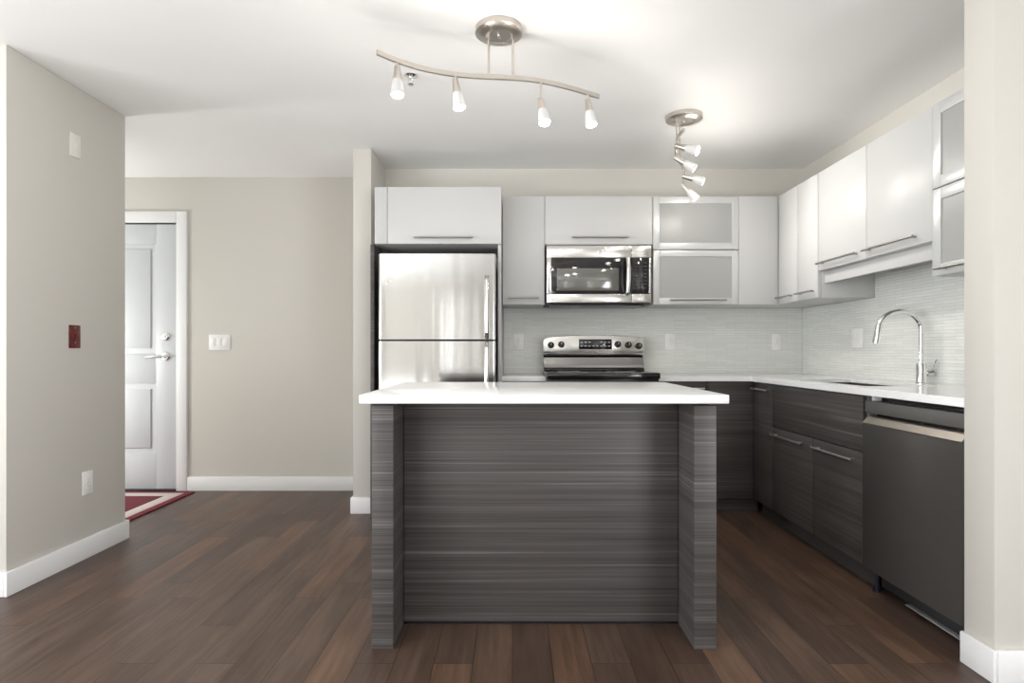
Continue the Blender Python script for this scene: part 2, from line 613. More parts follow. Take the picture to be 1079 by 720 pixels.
struct('wall_living', MB().box(3.4, 3.5, -3.9, RWY0, 0, CEIL).box(3.4, 3.5, RWY1, 1.923, 0, CEIL).box(3.4, 3.5, RWY0, RWY1, 0, RWZ0).box(3.4, 3.5, RWY0, RWY1, RWZ1, CEIL), M_WALL, 'right wall of the living room with an added wide opening for fill light', 'wall')
m = MB()
m.box(3.41, 3.49, RWY0, RWY0 + 0.06, RWZ0, RWZ1, 0.003).box(3.41, 3.49, RWY1 - 0.06, RWY1, RWZ0, RWZ1, 0.003)
m.box(3.41, 3.49, RWY0 + 0.06, RWY1 - 0.06, RWZ0, RWZ0 + 0.06, 0.003).box(3.41, 3.49, RWY0 + 0.06, RWY1 - 0.06, RWZ1 - 0.06, RWZ1, 0.003)
m.box(3.42, 3.48, -2.035, -1.965, RWZ0 + 0.06, RWZ1 - 0.06, 0.003)
struct('window_6', m, M_TRIM, 'white frame of the added fill light window on the right', 'window')
# rear wall with four slim full-height windows, left wall with one wide window
SLITS = [(-1.02, 0.11), (-0.36, 0.05), (1.62, 0.09), (2.02, 0.06)]
SZ0, SZ1 = 0.15, 2.15
rw = MB()
xs = [-4.3]
for c, h in SLITS:
    rw.box(xs[-1], c - h, -3.8, -3.7, 0, CEIL)
    rw.box(c - h, c + h, -3.8, -3.7, 0, SZ0).box(c - h, c + h, -3.8, -3.7, SZ1, CEIL)
    xs.append(c + h)
rw.box(xs[-1], 3.4, -3.8, -3.7, 0, CEIL)
struct('wall_rear', rw, M_WALL, 'living room wall with slim windows behind the camera', 'wall')
for k, (c, h) in enumerate(SLITS):
    m = MB()
    f = 0.02
    m.box(c - h, c - h + f, -3.79, -3.71, SZ0, SZ1, 0.002).box(c + h - f, c + h, -3.79, -3.71, SZ0, SZ1, 0.002)
    m.box(c - h + f, c + h - f, -3.79, -3.71, SZ0, SZ0 + f, 0.002).box(c - h + f, c + h - f, -3.79, -3.71, SZ1 - f, SZ1, 0.002)
    struct('window_%d' % (k + 1), m, M_TRIM, 'white frame of a slim window behind the camera', 'window')
LY0, LY1, LZ0, LZ1 = -2.7, 1.3, 0.35, 2.25
struct('wall_hall', MB().box(-4.4, -4.3, -3.9, LY0, 0, CEIL).box(-4.4, -4.3, LY1, 4.72, 0, CEIL).box(-4.4, -4.3, LY0, LY1, 0, LZ0).box(-4.4, -4.3, LY0, LY1, LZ1, CEIL), M_WALL, 'far left wall of the home with a wide window', 'wall')
m = MB()
m.box(-4.39, -4.31, LY0, LY0 + 0.06, LZ0, LZ1, 0.003).box(-4.39, -4.31, LY1 - 0.06, LY1, LZ0, LZ1, 0.003)
m.box(-4.39, -4.31, LY0 + 0.06, LY1 - 0.06, LZ0, LZ0 + 0.06, 0.003).box(-4.39, -4.31, LY0 + 0.06, LY1 - 0.06, LZ1 - 0.06, LZ1, 0.003)
for k in (-1.37, -0.03):
    m.box(-4.38, -4.32, k - 0.035, k + 0.035, LZ0 + 0.06, LZ1 - 0.06, 0.003)
struct('window_5', m, M_TRIM, 'white frame of the wide living room window on the left', 'window')


def baseboard(name, boxes, label):
    m = MB()
    for b in boxes:
        m.box(*b, 0, 0.108, 0.004)
    struct(name, m, M_TRIM, label, 'baseboard')


T = 0.015
baseboard('baseboard_entry', [(-2.53, -1.067, ENTRY - T, ENTRY)], 'white baseboard along the entry hall wall')
baseboard('baseboard_left', [(-2.237, -2.237 + T, 2.60 - T, 3.40 + T), (-4.3, -2.237, 2.60 - T, 2.60), (-4.3, -2.237, 3.40, 3.40 + T)], 'white baseboard around the left wall')
baseboard('baseboard_divider', [(-1.066 - T, -0.945 + T, 3.934 - T, 3.934), (-1.066 - T, -1.066, 3.934, ENTRY - T), (-0.945, -0.945 + T, 3.934, BACK)], 'white baseboard around the narrow wall end')
baseboard('baseboard_right', [(1.575 - T, 1.575, 1.923 - T, 2.054), (1.575, 3.4, 1.923 - T, 1.923)], 'white baseboard around the right wall end')

# entry door
tr = MB()
tr.box(-2.60 - 0.012, -2.53, ENTRY - 0.018, ENTRY + 0.03, 0, 2.172, 0.004).box(-3.57, -3.50 + 0.012, ENTRY - 0.018, ENTRY + 0.03, 0, 2.172, 0.004)
tr.box(-3.50 + 0.012, -2.60 - 0.012, ENTRY - 0.018, ENTRY + 0.03, 2.085, 2.172, 0.004)
struct('trim_1', tr, M_TRIM, 'white casing around the entry door', 'door casing')
SX0, SX1 = -3.484, -2.616
FY = ENTRY + 0.006


def panel_door():
    """slab with two moulded panels: front face built as recessed rings"""
    m = MB()
    m.box(SX0, SX1, FY + 0.012, FY + 0.045, 0.012, 2.076)
    xs = (SX0 + 0.155, SX1 - 0.165)
    rows = [(0.285, 0.835), (1.065, 1.925)]
    # stiles and rails
    m.box(SX0, xs[0], FY, FY + 0.012, 0.012, 2.076, 0.0025).box(xs[1], SX1, FY, FY + 0.012, 0.012, 2.076, 0.0025)
    for a, b in ((0.012, rows[0][0]), (rows[0][1], rows[1][0]), (rows[1][1], 2.076)):
        m.box(xs[0], xs[1], FY, FY + 0.012, a, b, 0.0025)
    for a, b in rows:
        g = 0.045
        m.prism([(xs[0] + g, a + g), (xs[1] - g, a + g), (xs[1] - g, b - g), (xs[0] + g, b - g)], 'Y', FY + 0.002, FY + 0.012, 0.0018)
    return m


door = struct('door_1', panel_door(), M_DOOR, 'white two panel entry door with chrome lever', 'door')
hx = -2.705
lv = obj('door_handle', MB().lathe([(0.034, 0), (0.034, 0.006), (0.028, 0.012), (0.012, 0.014), (0.011, 0.045)], (hx, FY, 1.045), (0, -1, 0))
         .tube([(hx, FY - 0.043, 1.045), (hx - 0.03, FY - 0.05, 1.045), (hx - 0.07, FY - 0.05, 1.043), (hx - 0.125, FY - 0.047, 1.040)], 0.011, 12), M_CHROME, door)
lv['label'] = 'chrome lever handle'
obj('deadbolt', MB().lathe([(0.033, 0), (0.033, 0.008), (0.024, 0.016), (0.012, 0.017)], (hx, FY, 1.20), (0, -1, 0)).box(hx - 0.018, hx + 0.018, FY - 0.032, FY - 0.015, 1.193, 1.207, 0.002), M_CHROME, door)
struct('trim_2', MB().box(-3.488, -2.612, ENTRY - 0.03, ENTRY + 0.03, 0, 0.011, 0.002), M_BLACK, 'dark threshold under the entry door', 'threshold')

# rug
rug = thing('door_rug', 'maroon door rug with cream border band at the entry door', 'rug', (-3.1, 4.1, 0))
RX0, RX1, RY0, RY1 = -3.66, -2.435, 3.72, 4.515


def frame_mb(i0, i1, z):
    m = MB()
    a, b, c, d = RX0 + i0, RX1 - i0, RY0 + i0, RY1 - i0
    e, f, g, h = RX0 + i1, RX1 - i1, RY0 + i1, RY1 - i1
    m.box(a, b, c, g, 0.001, z, 0.002).box(a, b, h, d, 0.001, z, 0.002).box(a, e, g, h, 0.001, z, 0.002).box(f, b, g, h, 0.001, z, 0.002)
    return m


obj('border', frame_mb(0.0, 0.055, 0.011), M_RUG_R, rug)
obj('band', frame_mb(0.055, 0.15, 0.0115), M_RUG_W, rug)
obj('inner_line', frame_mb(0.15, 0.165, 0.011), M_RUG_D, rug)
obj('center_field', MB().box(RX0 + 0.165, RX1 - 0.165, RY0 + 0.165, RY1 - 0.165, 0.001, 0.011, 0.002), M_RUG_R, rug)

# ------------------------------------------------------------------ tile
CT = 0.917    # counter top height
CB = 0.885    # counter underside
o = obj('tile_backsplash', MB().box(-0.066, 0.2195, BACK - 0.009, BACK - 0.001, CT + 0.0005, 1.402).box(0.2195, 0.955, BACK - 0.009, BACK - 0.001, 0.93, 1.402).box(0.955, XR - 0.010, BACK - 0.009, BACK - 0.001, CT + 0.0005, 1.402), M_TILE_B)
tag(o, 'glossy white strip tile backsplash on the back wall behind the range', 'backsplash')
o = obj('tile_backsplash', MB().box(XR - 0.009, XR - 0.001, 3.487, BACK - 0.0095, CT + 0.0005, 1.402).box(XR - 0.009, XR - 0.001, 2.535, 3.487, CT + 0.0005, 1.554).box(XR - 0.009, XR - 0.001, 2.056, 2.535, CT + 0.0005, 1.402), M_TILE_R)
tag(o, 'glossy white strip tile backsplash on the side wall behind the faucet', 'backsplash')

# ------------------------------------------------------------------ cabinets


def bar_handle(p0, p1, n, inset=0.03, r=0.0062, stand=0.030):
    """bar between p0 and p1 (points on the door face), standing off along n"""
    p0, p1, n = Vector(p0), Vector(p1), Vector(n)
    m = MB()
    m.cyl(p0 + n * stand, p1 + n * stand, r, 12)
    d = (p1 - p0).normalized()
    for q in (p0 + d * inset, p1 - d * inset):
        m.cyl(q, q + n * stand, r * 0.8, 10)
    return m


def carcass(x0, x1, y0, y1, z0, z1, open_side=None, t=0.016, shelf=None):
    m = MB()
    if open_side is None:
        return m.box(x0, x1, y0, y1, z0, z1, 0.001)
    m.box(x0, x1, y0, y1, z0, z0 + t).box(x0, x1, y0, y1, z1 - t, z1)
    if shelf:
        m.box(x0 + t, x1 - t, y0 + t + 0.004, y1 - t, shelf - 0.009, shelf + 0.009)
    if open_side == '-Y':
        m.box(x0, x0 + t, y0, y1, z0 + t, z1 - t).box(x1 - t, x1, y0, y1, z0 + t, z1 - t).box(x0 + t, x1 - t, y1 - t, y1, z0 + t, z1 - t)
    else:   # '-X'
        m.box(x0, x1, y0, y0 + t, z0 + t, z1 - t).box(x0, x1, y1 - t, y1, z0 + t, z1 - t).box(x1 - t, x1, y0 + t, y1 - t, z0 + t, z1 - t)
    return m


UZ0, UZ1 = 1.403, 2.140
UY = 4.010         # upper door fronts on the back wall
UX = 1.811         # upper door fronts on the side wall
D = 0.019          # door thickness
G = 0.0015         # half gap
GRP_U = 'white wall cabinets over the counter'


def upper_back(x0, x1, z0, z1, label, doors=None, handle=None, y=UY, name='wall_cabinet', group=GRP_U):
    t = thing(name, label, 'cabinet', ((x0 + x1) / 2, BACK, z0), group)
    obj('carcass', carcass(x0 + 0.0005, x1 - 0.0005, y + D + 0.002, BACK - 0.001, z0, z1), M_INSIDE, t)
    dr = obj('door', MB().box(x0 + G, x1 - G, y, y + D, z0 + G, z1, 0.0015), M_WHITE, t)
    if handle:
        h = obj('handle', bar_handle((handle[0], y, handle[2]), (handle[1], y, handle[2]), (0, -1, 0)), M_HANDLE, dr)
        h['label'] = 'satin steel bar handle'
    return t


def glass_door_back(t, x0, x1, z0, z1, y, handle=None):
    f = 0.045
    fr = MB().box(x0 + G, x0 + f, y, y + D, z0 + G, z1 - G, 0.0015).box(x1 - f, x1 - G, y, y + D, z0 + G, z1 - G, 0.0015)
    fr.box(x0 + f, x1 - f, y, y + D, z0 + G, z0 + f, 0.0015).box(x0 + f, x1 - f, y, y + D, z1 - f, z1 - G, 0.0015)
    d = obj('door', fr, M_ALU, t)
    obj('glass_pane', MB().box(x0 + f, x1 - f, y + 0.006, y + 0.011, z0 + f, z1 - f), M_FROST, d)
    if handle:
        obj('handle', bar_handle((handle[0], y, handle[2]), (handle[1], y, handle[2]), (0, -1, 0)), M_HANDLE, d)


# cabinet over the refrigerator (deeper)
FCY = 3.78
t = thing('wall_cabinet', 'deep white cabinet above the refrigerator with long bar handle', 'cabinet', (-0.48, BACK, 1.79), GRP_U)
obj('carcass', carcass(-0.885, -0.073, FCY + D + 0.002, BACK - 0.001, 1.775, UZ1, None), M_INSIDE, t)
obj('filler_strip', MB().box(-0.886, -0.806, FCY, FCY + D, 1.775, UZ1, 0.0015), M_WHITE, t)
dr = obj('door', MB().box(-0.803, -0.073, FCY, FCY + D, 1.775, UZ1, 0.0015), M_WHITE, t)
obj('handle', bar_handle((-0.630, FCY, 1.812), (-0.253, FCY, 1.812), (0, -1, 0)), M_HANDLE, dr)
# right end panel, and a dark sheet added for the shaded gap on the left
single('end_panel', MB().box(-0.094, -0.0735, 3.80, BACK - 0.001, 0, 1.774, 0.001), M_WHITE, 'tall white end panel on the right side of the refrigerator', 'panel', (-0.084, 4.08, 0))
single('end_panel', MB().box(-0.918, -0.893, 3.80, BACK - 0.001, 0, 1.774, 0.001), M_LAM, 'tall dark sheet added as the shaded gap left of the refrigerator', 'panel', (-0.905, 4.08, 0))

upper_back(-0.069, 0.2195, UZ0, UZ1, 'narrow white cabinet between refrigerator cabinet and microwave', handle=(-0.03, 0.178, 1.448))
upper_back(0.2195, 0.955, 1.811, UZ1, 'white cabinet directly above the microwave', handle=(0.402, 0.783, 1.857))
t = thing('wall_cabinet', 'white framed frosted glass cabinet right of the microwave', 'cabinet', (1.25, BACK, UZ0), GRP_U)
obj('carcass', carcass(0.957, 1.5415, UY + D + 0.002, BACK - 0.001, UZ0, UZ1, '-Y', shelf=1.775), M_INSIDE, t)
glass_door_back(t, 0.957, 1.5415, 1.778, UZ1, UY)
glass_door_back(t, 0.957, 1.5415, UZ0, 1.775, UY, (1.065, 1.45, 1.432))
# corner unit: plain panel on the back run
t = thing('wall_cabinet', 'plain white corner cabinet without handle right of frosted glass cabinet', 'cabinet', (1.68, BACK, UZ0), GRP_U)
obj('carcass', carcass(1.5425, XR - 0.01, UY + D + 0.002, BACK - 0.001, UZ0, UZ1), M_INSIDE, t)
obj('door', MB().box(1.543, UX - 0.001, UY, UY + D, UZ0, UZ1, 0.0015), M_WHITE, t)


def upper_side(y0, y1, z0, z1, label, doors, name='wall_cabinet'):
    t = thing(name, label, 'cabinet', (XR, (y0 + y1) / 2, z0), GRP_U)
    obj('carcass', carcass(UX + D + 0.002, XR - 0.001, y0 + 0.0005, y1 - 0.0005, z0, z1), M_WHITE, t)
    for a, b, h in doors:
        d = obj('door', MB().box(UX, UX + D, a + G, b - G, z0 + G, z1, 0.0015), M_WHITE, t)
        if h:
            obj('handle', bar_handle((UX, h[0], h[2]), (UX, h[1], h[2]), (-1, 0, 0), inset=0.025), M_HANDLE, d)
    return t


upper_side(3.489, UY - 0.001, UZ0, UZ1, 'white side wall cabinet with two narrow doors in the corner',
           [(3.745, 4.007, (3.79, 3.985, 1.445)), (3.490, 3.744, (3.51, 3.72, 1.445))])
t = upper_side(2.537, 3.487, 1.558, UZ1, 'wide white two door cabinet above the sink',
               [(3.012, 3.486, (3.07, 3.455, 1.597)), (2.538, 3.011, (2.62, 3.005, 1.597))])
obj('light_rail', MB().box(1.85, 1.868, 2.538, 3.486, 1.487, 1.557, 0.0015), M_WHITE, t)
# frosted glass cabinet at the right end
t = thing('wall_cabinet', 'white framed frosted glass cabinet beside the right wall end', 'cabinet', (XR, 2.3, UZ0), GRP_U)
obj('carcass', carcass(UX + D + 0.002, XR - 0.001, 2.06, 2.534, UZ0, UZ1, '-X', shelf=1.775), M_WHITE, t)
for z0, z1, hd in ((1.778, UZ1, False), (UZ0, 1.775, True)):
    f = 0.05
    x = UX - 0.004
    y0, y1 = 2.06, 2.534
    fr = MB().box(x, x + D, y0, y0 + f, z0 + G, z1, 0.0015).box(x, x + D, y1 - f, y1, z0 + G, z1, 0.0015)
    fr.box(x, x + D, y0 + f, y1 - f, z0 + G, z0 + f, 0.0015).box(x, x + D, y0 + f, y1 - f, z1 - f, z1, 0.0015)
    d = obj('door', fr, M_ALU, t)
    obj('glass_pane', MB().box(x + 0.006, x + 0.011, y0 + f, y1 - f, z0 + f, z1 - f), M_FROST, d)
    if hd:
        obj('handle', bar_handle((x, 2.12, 1.43), (x, 2.48, 1.43), (-1, 0, 0)), M_HANDLE, d)

# under-cabinet light
t = thing('under_cabinet_light', 'slim white light bar under the cabinet above the sink', 'light', (2.09, 3.0, 1.53))
obj('housing', MB().box(2.05, 2.145, 2.62, 3.30, 1.532, 1.557, 0.003), M_PLATE, t)
obj('lens', MB().box(2.065, 2.125, 2.64, 3.28, 1.5285, 1.532, 0.001), M_GREYPL, t)

# ------------------------------------------------------------------ base cabinets
BX = 1.609      # side run door fronts
BY = 3.930      # back run door fronts
BZ0 = 0.10
BZ1 = CB - 0.001
GRP_B = 'dark laminate base cabinets'


def base_back(x0, x1, label, fronts, kick=True):
    t = thing('base_cabinet', label, 'cabinet', ((x0 + x1) / 2, 4.15, 0), GRP_B)
    obj('carcass', MB().box(x0 + 0.0005, x1 - 0.0005, BY + D + 0.002, BACK - 0.001, BZ0, BZ1), M_LAM, t)
    obj('toe_kick', MB().box(x0 + 0.0005, x1 - 0.0005, 3.985, 4.0, 0, BZ0), M_LAM, t)
    for kind, a, b, h in fronts:
        d = obj(kind, MB().box(x0 + G, x1 - G, BY, BY + D, a + G, b - G, 0.0012), M_LAM, t)
        if h:
            hh = obj('handle', bar_handle((h[0], BY, h[2]), (h[1], BY, h[2]), (0, -1, 0)), M_HANDLE_LIT, d)
    return t


base_back(-0.072, 0.2195, 'narrow dark base cabinet between refrigerator and range', [('drawer', 0.70, 0.878, (-0.02, 0.17, 0.838)), ('door', BZ0, 0.697, (-0.02, 0.17, 0.66))])
base_back(0.957, 1.305, 'dark base cabinet with drawer right of the range', [('drawer', 0.70, 0.878, (1.02, 1.275, 0.836)), ('door', BZ0, 0.697, (1.02, 1.275, 0.66))])
t = thing('base_cabinet', 'dark corner base cabinet with plain front and no handle', 'cabinet', (1.46, 4.15, 0), GRP_B)
obj('carcass', MB().box(1.3065, 1.625, BY + D + 0.002, BACK - 0.001, BZ0, BZ1), M_LAM, t)
obj('toe_kick', MB().box(1.3065, 1.66, 3.985, 4.0, 0, BZ0), M_LAM, t)
obj('door', MB().box(1.307, BX - 0.001, BY, BY + D, BZ0, 0.878, 0.0012), M_LAM, t)


def base_side(y0, y1, label, fronts):
    t = thing('base_cabinet', label, 'cabinet', (1.88, (y0 + y1) / 2, 0), GRP_B)
    m = MB()
    w = 0.016
    x0, x1 = BX + D + 0.002, XR - 0.001
    a, b = y0 + 0.0005, y1 - 0.0005
    m.box(x0, x1, a, a + w, BZ0, BZ1).box(x0, x1, b - w, b, BZ0, BZ1).box(x0, x1, a + w, b - w, BZ0, BZ0 + w)
    m.box(x1 - w, x1, a + w, b - w, BZ0 + w, BZ1).box(x0, x0 + w, a + w, b - w, BZ0 + w, BZ1)
    obj('carcass', m, M_EDGE, t)
    obj('toe_kick', MB().box(1.668, 1.683, y0 + 0.0005, y1 - 0.0005, 0, BZ0), M_TOE, t)
    for kind, fa, fb, za, zb, h in fronts:
        d = obj(kind, MB().box(BX, BX + D, fa + G, fb - G, za + G, zb - G, 0.0012), M_LAM, t)
        if h:
            obj('handle', bar_handle((BX, h[0], h[2]), (BX, h[1], h[2]), (-1, 0, 0)), M_HANDLE_LIT, d)
    return t


base_side(3.645, BY - 0.002, 'narrow dark side base cabinet next to the corner', [('door', 3.646, BY - 0.004, BZ0, 0.878, (3.67, 3.90, 0.838))])
base_side(2.700, 3.643, 'wide dark sink base cabinet with two doors under false front', [
    ('false_front', 2.702, 3.642, 0.622, 0.878, None),
    ('door', 3.153, 3.642, BZ0, 0.619, (3.24, 3.61, 0.575)),
    ('door', 2.702, 3.151, BZ0, 0.619, (2.745, 3.115, 0.575))])

# worktops
RNG_X0, RNG_X1 = 0.2225, 0.9535
o = obj('worktop', MB().box(-0.072, 0.2195, 3.905, BACK - 0.001, CB, CT, 0.002), M_QUARTZ)
tag(o, 'small piece of white worktop left of the range', 'worktop')
SKX0, SKX1, SKY0, SKY1 = 1.68, 2.02, 2.80, 3.52
WXF = 1.588
wt = MB()
SL = CT - 0.018
wt.box(0.9565, WXF, 3.905, BACK - 0.001, CB, CT)
wt.box(WXF, XR - 0.001, SKY1, BACK - 0.001, SL, CT)
wt.box(WXF, SKX0, SKY0, SKY1, SL, CT).box(SKX1, XR - 0.001, SKY0, SKY1, SL, CT)
wt.box(WXF, XR - 0.001, 2.0565, SKY0, SL, CT)
wt.box(WXF, WXF + 0.03, 2.0565, 3.905, CB, SL)
bmesh.ops.remove_doubles(wt.bm, verts=wt.bm.verts, dist=1e-5)
o = obj('worktop', wt, M_QUARTZ, smooth=False)
tag(o, 'white quartz corner worktop around the sink', 'worktop')

# sink
t = thing('kitchen_sink', 'undermount steel sink set in the white corner worktop', 'sink', (1.85, 3.2, 0.70))
zt = CT - 0.0185
m = MB()
w = 0.004
a, b, c, d2 = SKX0 + 0.004, SKX1 - 0.004, SKY0 + 0.004, SKY1 - 0.004
m.box(a, b, c, d2, 0.70, 0.704).box(a, a + w, c, d2, 0.704, zt).box(b - w, b, c, d2, 0.704, zt).box(a + w, b - w, c, c + w, 0.704, zt).box(a + w, b - w, d2 - w, d2, 0.704, zt)
obj('basin', m, M_SINK, t)
obj('drain', MB().lathe([(0.045, 0), (0.045, 0.003), (0.03, 0.004), (0.012, 0.002)], (1.85, 3.2, 0.704)), M_CHROME, t)

# faucet
t = thing('kitchen_faucet', 'tall chrome gooseneck kitchen faucet behind the sink', 'faucet', (2.085, 3.0, CT))
fx, fy = 2.085, 3.0
obj('body', MB().lathe([(0.027, 0), (0.027, 0.006), (0.024, 0.008), (0.024, 0.10), (0.022, 0.104), (0.014, 0.106)], (fx, fy, CT), n=28), M_CHROME, t)
pts = [(fx, fy, CT + 0.104 + 0.174 * k / 6) for k in range(7)]
R = 0.106
for k in range(1, 17):
    a = PI * 0.93 * k / 16
    pts.append((fx - R + R * math.cos(a), fy + 0.01 * k / 16, 1.195 + R * 0.86 * math.sin(a)))
obj('spout', MB().tube(pts, 0.0125, 16), M_CHROME, t)
e = Vector(pts[-1])
dv = (Vector(pts[-1]) - Vector(pts[-2])).normalized()
dv = Vector((-0.17, 0, -1)).normalized()
obj('spray_head', MB().lathe([(0.013, -0.01), (0.0155, 0.0), (0.0175, 0.085), (0.0165, 0.093), (0.012, 0.094)], e, dv), M_CHROME, t)
obj('lever', MB().cyl((fx + 0.020, fy - 0.01, CT + 0.055), (fx + 0.05, fy - 0.02, CT + 0.058), 0.017, 20).cyl((fx + 0.04, fy - 0.02, CT + 0.065), (fx + 0.043, fy - 0.05, CT + 0.125), 0.005, 12), M_CHROME, t)

# ------------------------------------------------------------------ dishwasher
t = thing('dishwasher', 'slate grey dishwasher under the worktop by the wall end', 'dishwasher', (1.9, 2.38, 0))
y0, y1 = 2.082, 2.680
obj('tub_body', MB().box(1.66, 2.14, y0, y1, 0.10, 0.872, 0.003), M_BLACK, t)
obj('control_fascia', MB().box(BX - 0.004, 1.658, y0, y1, 0.806, 0.860, 0.003), M_FASCIA, t)
dd = MB().prism([(BX - 0.016, 0.105), (BX - 0.016, 0.757), (BX + 0.012, 0.790), (1.652, 0.790), (1.652, 0.105)], 'Y', y0, y1, 0.003)
dw = obj('door', dd, M_SLATE, t)
lip = obj('pull_lip', MB().prism([(BX - 0.0175, 0.760), (BX + 0.011, 0.7935), (BX + 0.016, 0.7935), (BX - 0.0165, 0.757)], 'Y', y0 + 0.004, y1 - 0.004), M_SLATE_L, dw)
lip['label'] = 'bright bevelled pull edge'
obj('kick_plate', MB().box(1.68, 1.69, y0, y1, 0.012, 0.098, 0.001), M_CHAR, t)
obj('kick_flange', MB().box(1.655, 1.679, y0 + 0.02, y1 - 0.20, 0.012, 0.017, 0.001), M_GREYPL, t)
obj('leveling_foot', MB().lathe([(0.018, 0), (0.018, 0.012), (0.008, 0.014), (0.008, 0.10)], (1.645, 2.655, 0.0)), M_BLUE, t)
obj('mounting_clip', MB().box(1.612, 1.650, 2.628, 2.640, 0.861, 0.884, 0.001), M_PLATE, t)

# ------------------------------------------------------------------ range
RY0 = 3.80
t = thing('range', 'stainless electric range with black cooktop between the base cabinets', 'range', (0.588, 4.1, 0))
obj('oven_body', MB().box(RNG_X0, RNG_X1, RY0 + 0.03, BACK - 0.012, 0.09, 0.905, 0.003), M_BLACK, t)
obj('cooktop', MB().box(RNG_X0 - 0.001, RNG_X1 + 0.001, RY0 - 0.01, 4.30, 0.9055, 0.945, 0.008, 3), M_BLACKGLASS, t)
for bx, by, br in ((0.40, 3.94, 0.10), (0.77, 3.94, 0.08), (0.40, 4.18, 0.075), (0.77, 4.18, 0.10)):
    obj('burner_ring', MB().lathe([(br - 0.003, 0), (br, 0), (br, 0.0005), (br - 0.003, 0.0005), (br - 0.003, 0)], (bx, by, 0.945), n=40, caps=False), M_GREYPL, t)
od = obj('oven_door', MB().box(RNG_X0 + 0.004, RNG_X1 - 0.004, RY0, RY0 + 0.028, 0.27, 0.875, 0.005), M_STEEL, t)
obj('oven_window', MB().box(0.33, 0.85, RY0 - 0.003, RY0 + 0.004, 0.40, 0.70, 0.002), M_BLACKGLASS, od)
obj('oven_handle', MB().cyl((0.28, RY0 - 0.045, 0.80), (0.90, RY0 - 0.045, 0.80), 0.011).cyl((0.30, RY0, 0.80), (0.30, RY0 - 0.045, 0.80), 0.008).cyl((0.88, RY0, 0.80), (0.88, RY0 - 0.045, 0.80), 0.008), M_STEEL, od)
obj('storage_drawer', MB().box(RNG_X0 + 0.004, RNG_X1 - 0.004, RY0, RY0 + 0.028, 0.095, 0.262, 0.005), M_STEEL, t)
# lower curved steel riser
prof = [(4.255, 0.958), (4.252, 0.968), (4.262, 1.000), (4.275, 1.040), (4.30, 1.052), (4.34, 1.052), (4.34, 0.946), (4.27, 0.946)]
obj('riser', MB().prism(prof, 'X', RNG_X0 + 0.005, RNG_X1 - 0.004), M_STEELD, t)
obj('riser_vent', MB().box(RNG_X0 + 0.003, RNG_X1 - 0.003, 4.235, 4.27, 0.9455, 0.9575, 0.002), M_BLACK, t)
# arched backguard
pts = [(RNG_X0 + 0.008, 1.068), (RNG_X0, 1.09), (RNG_X0 - 0.002, 1.15), (RNG_X0 + 0.004, 1.172), (RNG_X0 + 0.03, 1.184)]
for k in range(0, 13):
    u = k / 12
    pts.append((RNG_X0 + 0.06 + (RNG_X1 - RNG_X0 - 0.12) * u, 1.188 + 0.015 * math.sin(PI * u)))
pts += [(RNG_X1 - 0.03, 1.184), (RNG_X1 - 0.004, 1.172), (RNG_X1 + 0.002, 1.15), (RNG_X1, 1.09), (RNG_X1 - 0.008, 1.068)]
low = []
for k in range(0, 13):
    u = k / 12
    low.append((RNG_X1 - 0.03 - (RNG_X1 - RNG_X0 - 0.06) * u, 1.062 - 0.004 * math.sin(PI * u)))
BGY = 4.262
bg = obj('backguard', MB().prism(pts + low, 'Y', BGY, 4.352, 0.004), M_STEEL, t)
obj('backguard_trim', MB().box(RNG_X0 + 0.004, RNG_X1 - 0.004, 4.266, 4.35, 1.0525, 1.0575, 0.001), M_BLACK, t)
SG = 620.0 / BGY


def at(px, py, s=SG):
    return ((px - 540) / s, CAM_Z + (371 - py) / s)


dx0, dz0 = at(609.9, 368.2)
dx1, dz1 = at(644.6, 357.6)
dp = obj('display', MB().box(dx0, dx1, BGY - 0.003, BGY + 0.003, dz0, dz1, 0.0015), M_BLACKGLASS, bg)
mk = MB()
for r in range(2):
    for k in range(8):
        cx = dx0 + (dx1 - dx0) * (k + 0.7) / 8.4
        cz = dz1 - (dz1 - dz0) * (0.30 + 0.38 * r)
        if r == 0 and 3 <= k <= 4:
            continue
        mk.box(cx - 0.008, cx + 0.008, BGY - 0.0036, BGY - 0.0029, cz - 0.004, cz + 0.004)
obj('display_keys', mk, M_DISPLAY, dp)
for px, py in ((580.4, 363.8), (591.4, 363.2), (651, 362.9), (662.2, 363.6), (673.2, 364.7)):
    kx, kz = at(px, py)
    kb = obj('knob', MB().lathe([(0.0235, 0.0), (0.0235, 0.006), (0.019, 0.010), (0.017, 0.026), (0.014, 0.029)], (kx, BGY, kz), (0, -1, 0), n=24)
             .box(kx - 0.004, kx + 0.004, BGY - 0.034, BGY - 0.02, kz - 0.016, kz + 0.016, 0.0015), M_BLACK, bg)
    obj('knob_pointer', MB().box(kx - 0.0012, kx + 0.0012, BGY - 0.0348, BGY - 0.0335, kz + 0.001, kz + 0.015), M_PLATE, kb)


def badge(x, y, z, r, parent, dark=False):
    b = obj('badge', MB().lathe([(r, 0), (r, 0.0015), (r * 0.86, 0.002), (r * 0.80, 0.0012)], (x, y, z), (0, -1, 0), n=32), M_CHAR if dark else M_CHROME, parent)
    ring = MB().tube([(x + r * 0.9 * math.cos(2 * PI * k / 24), y - 0.002, z + r * 0.9 * math.sin(2 * PI * k / 24)) for k in range(24)], r * 0.09, 6, closed=True)
    obj('badge_ring', ring, M_CHROME, parent)
    text_mark('badge_monogram', 'GE', r * 1.05, (x, y - 0.0021, z), (PI / 2, 0, 0), M_PLATE if dark else M_CHAR, parent, 0.0004)


bx_, bz_ = at(627.2, 370.6)
badge(bx_, BGY, bz_, 0.0055, bg, True)

# ------------------------------------------------------------------ microwave
MY = 3.97
S2 = 620.0 / MY
t = thing('microwave', 'stainless over the range microwave under the white cabinet', 'microwave', (0.58, 4.2, 1.41))


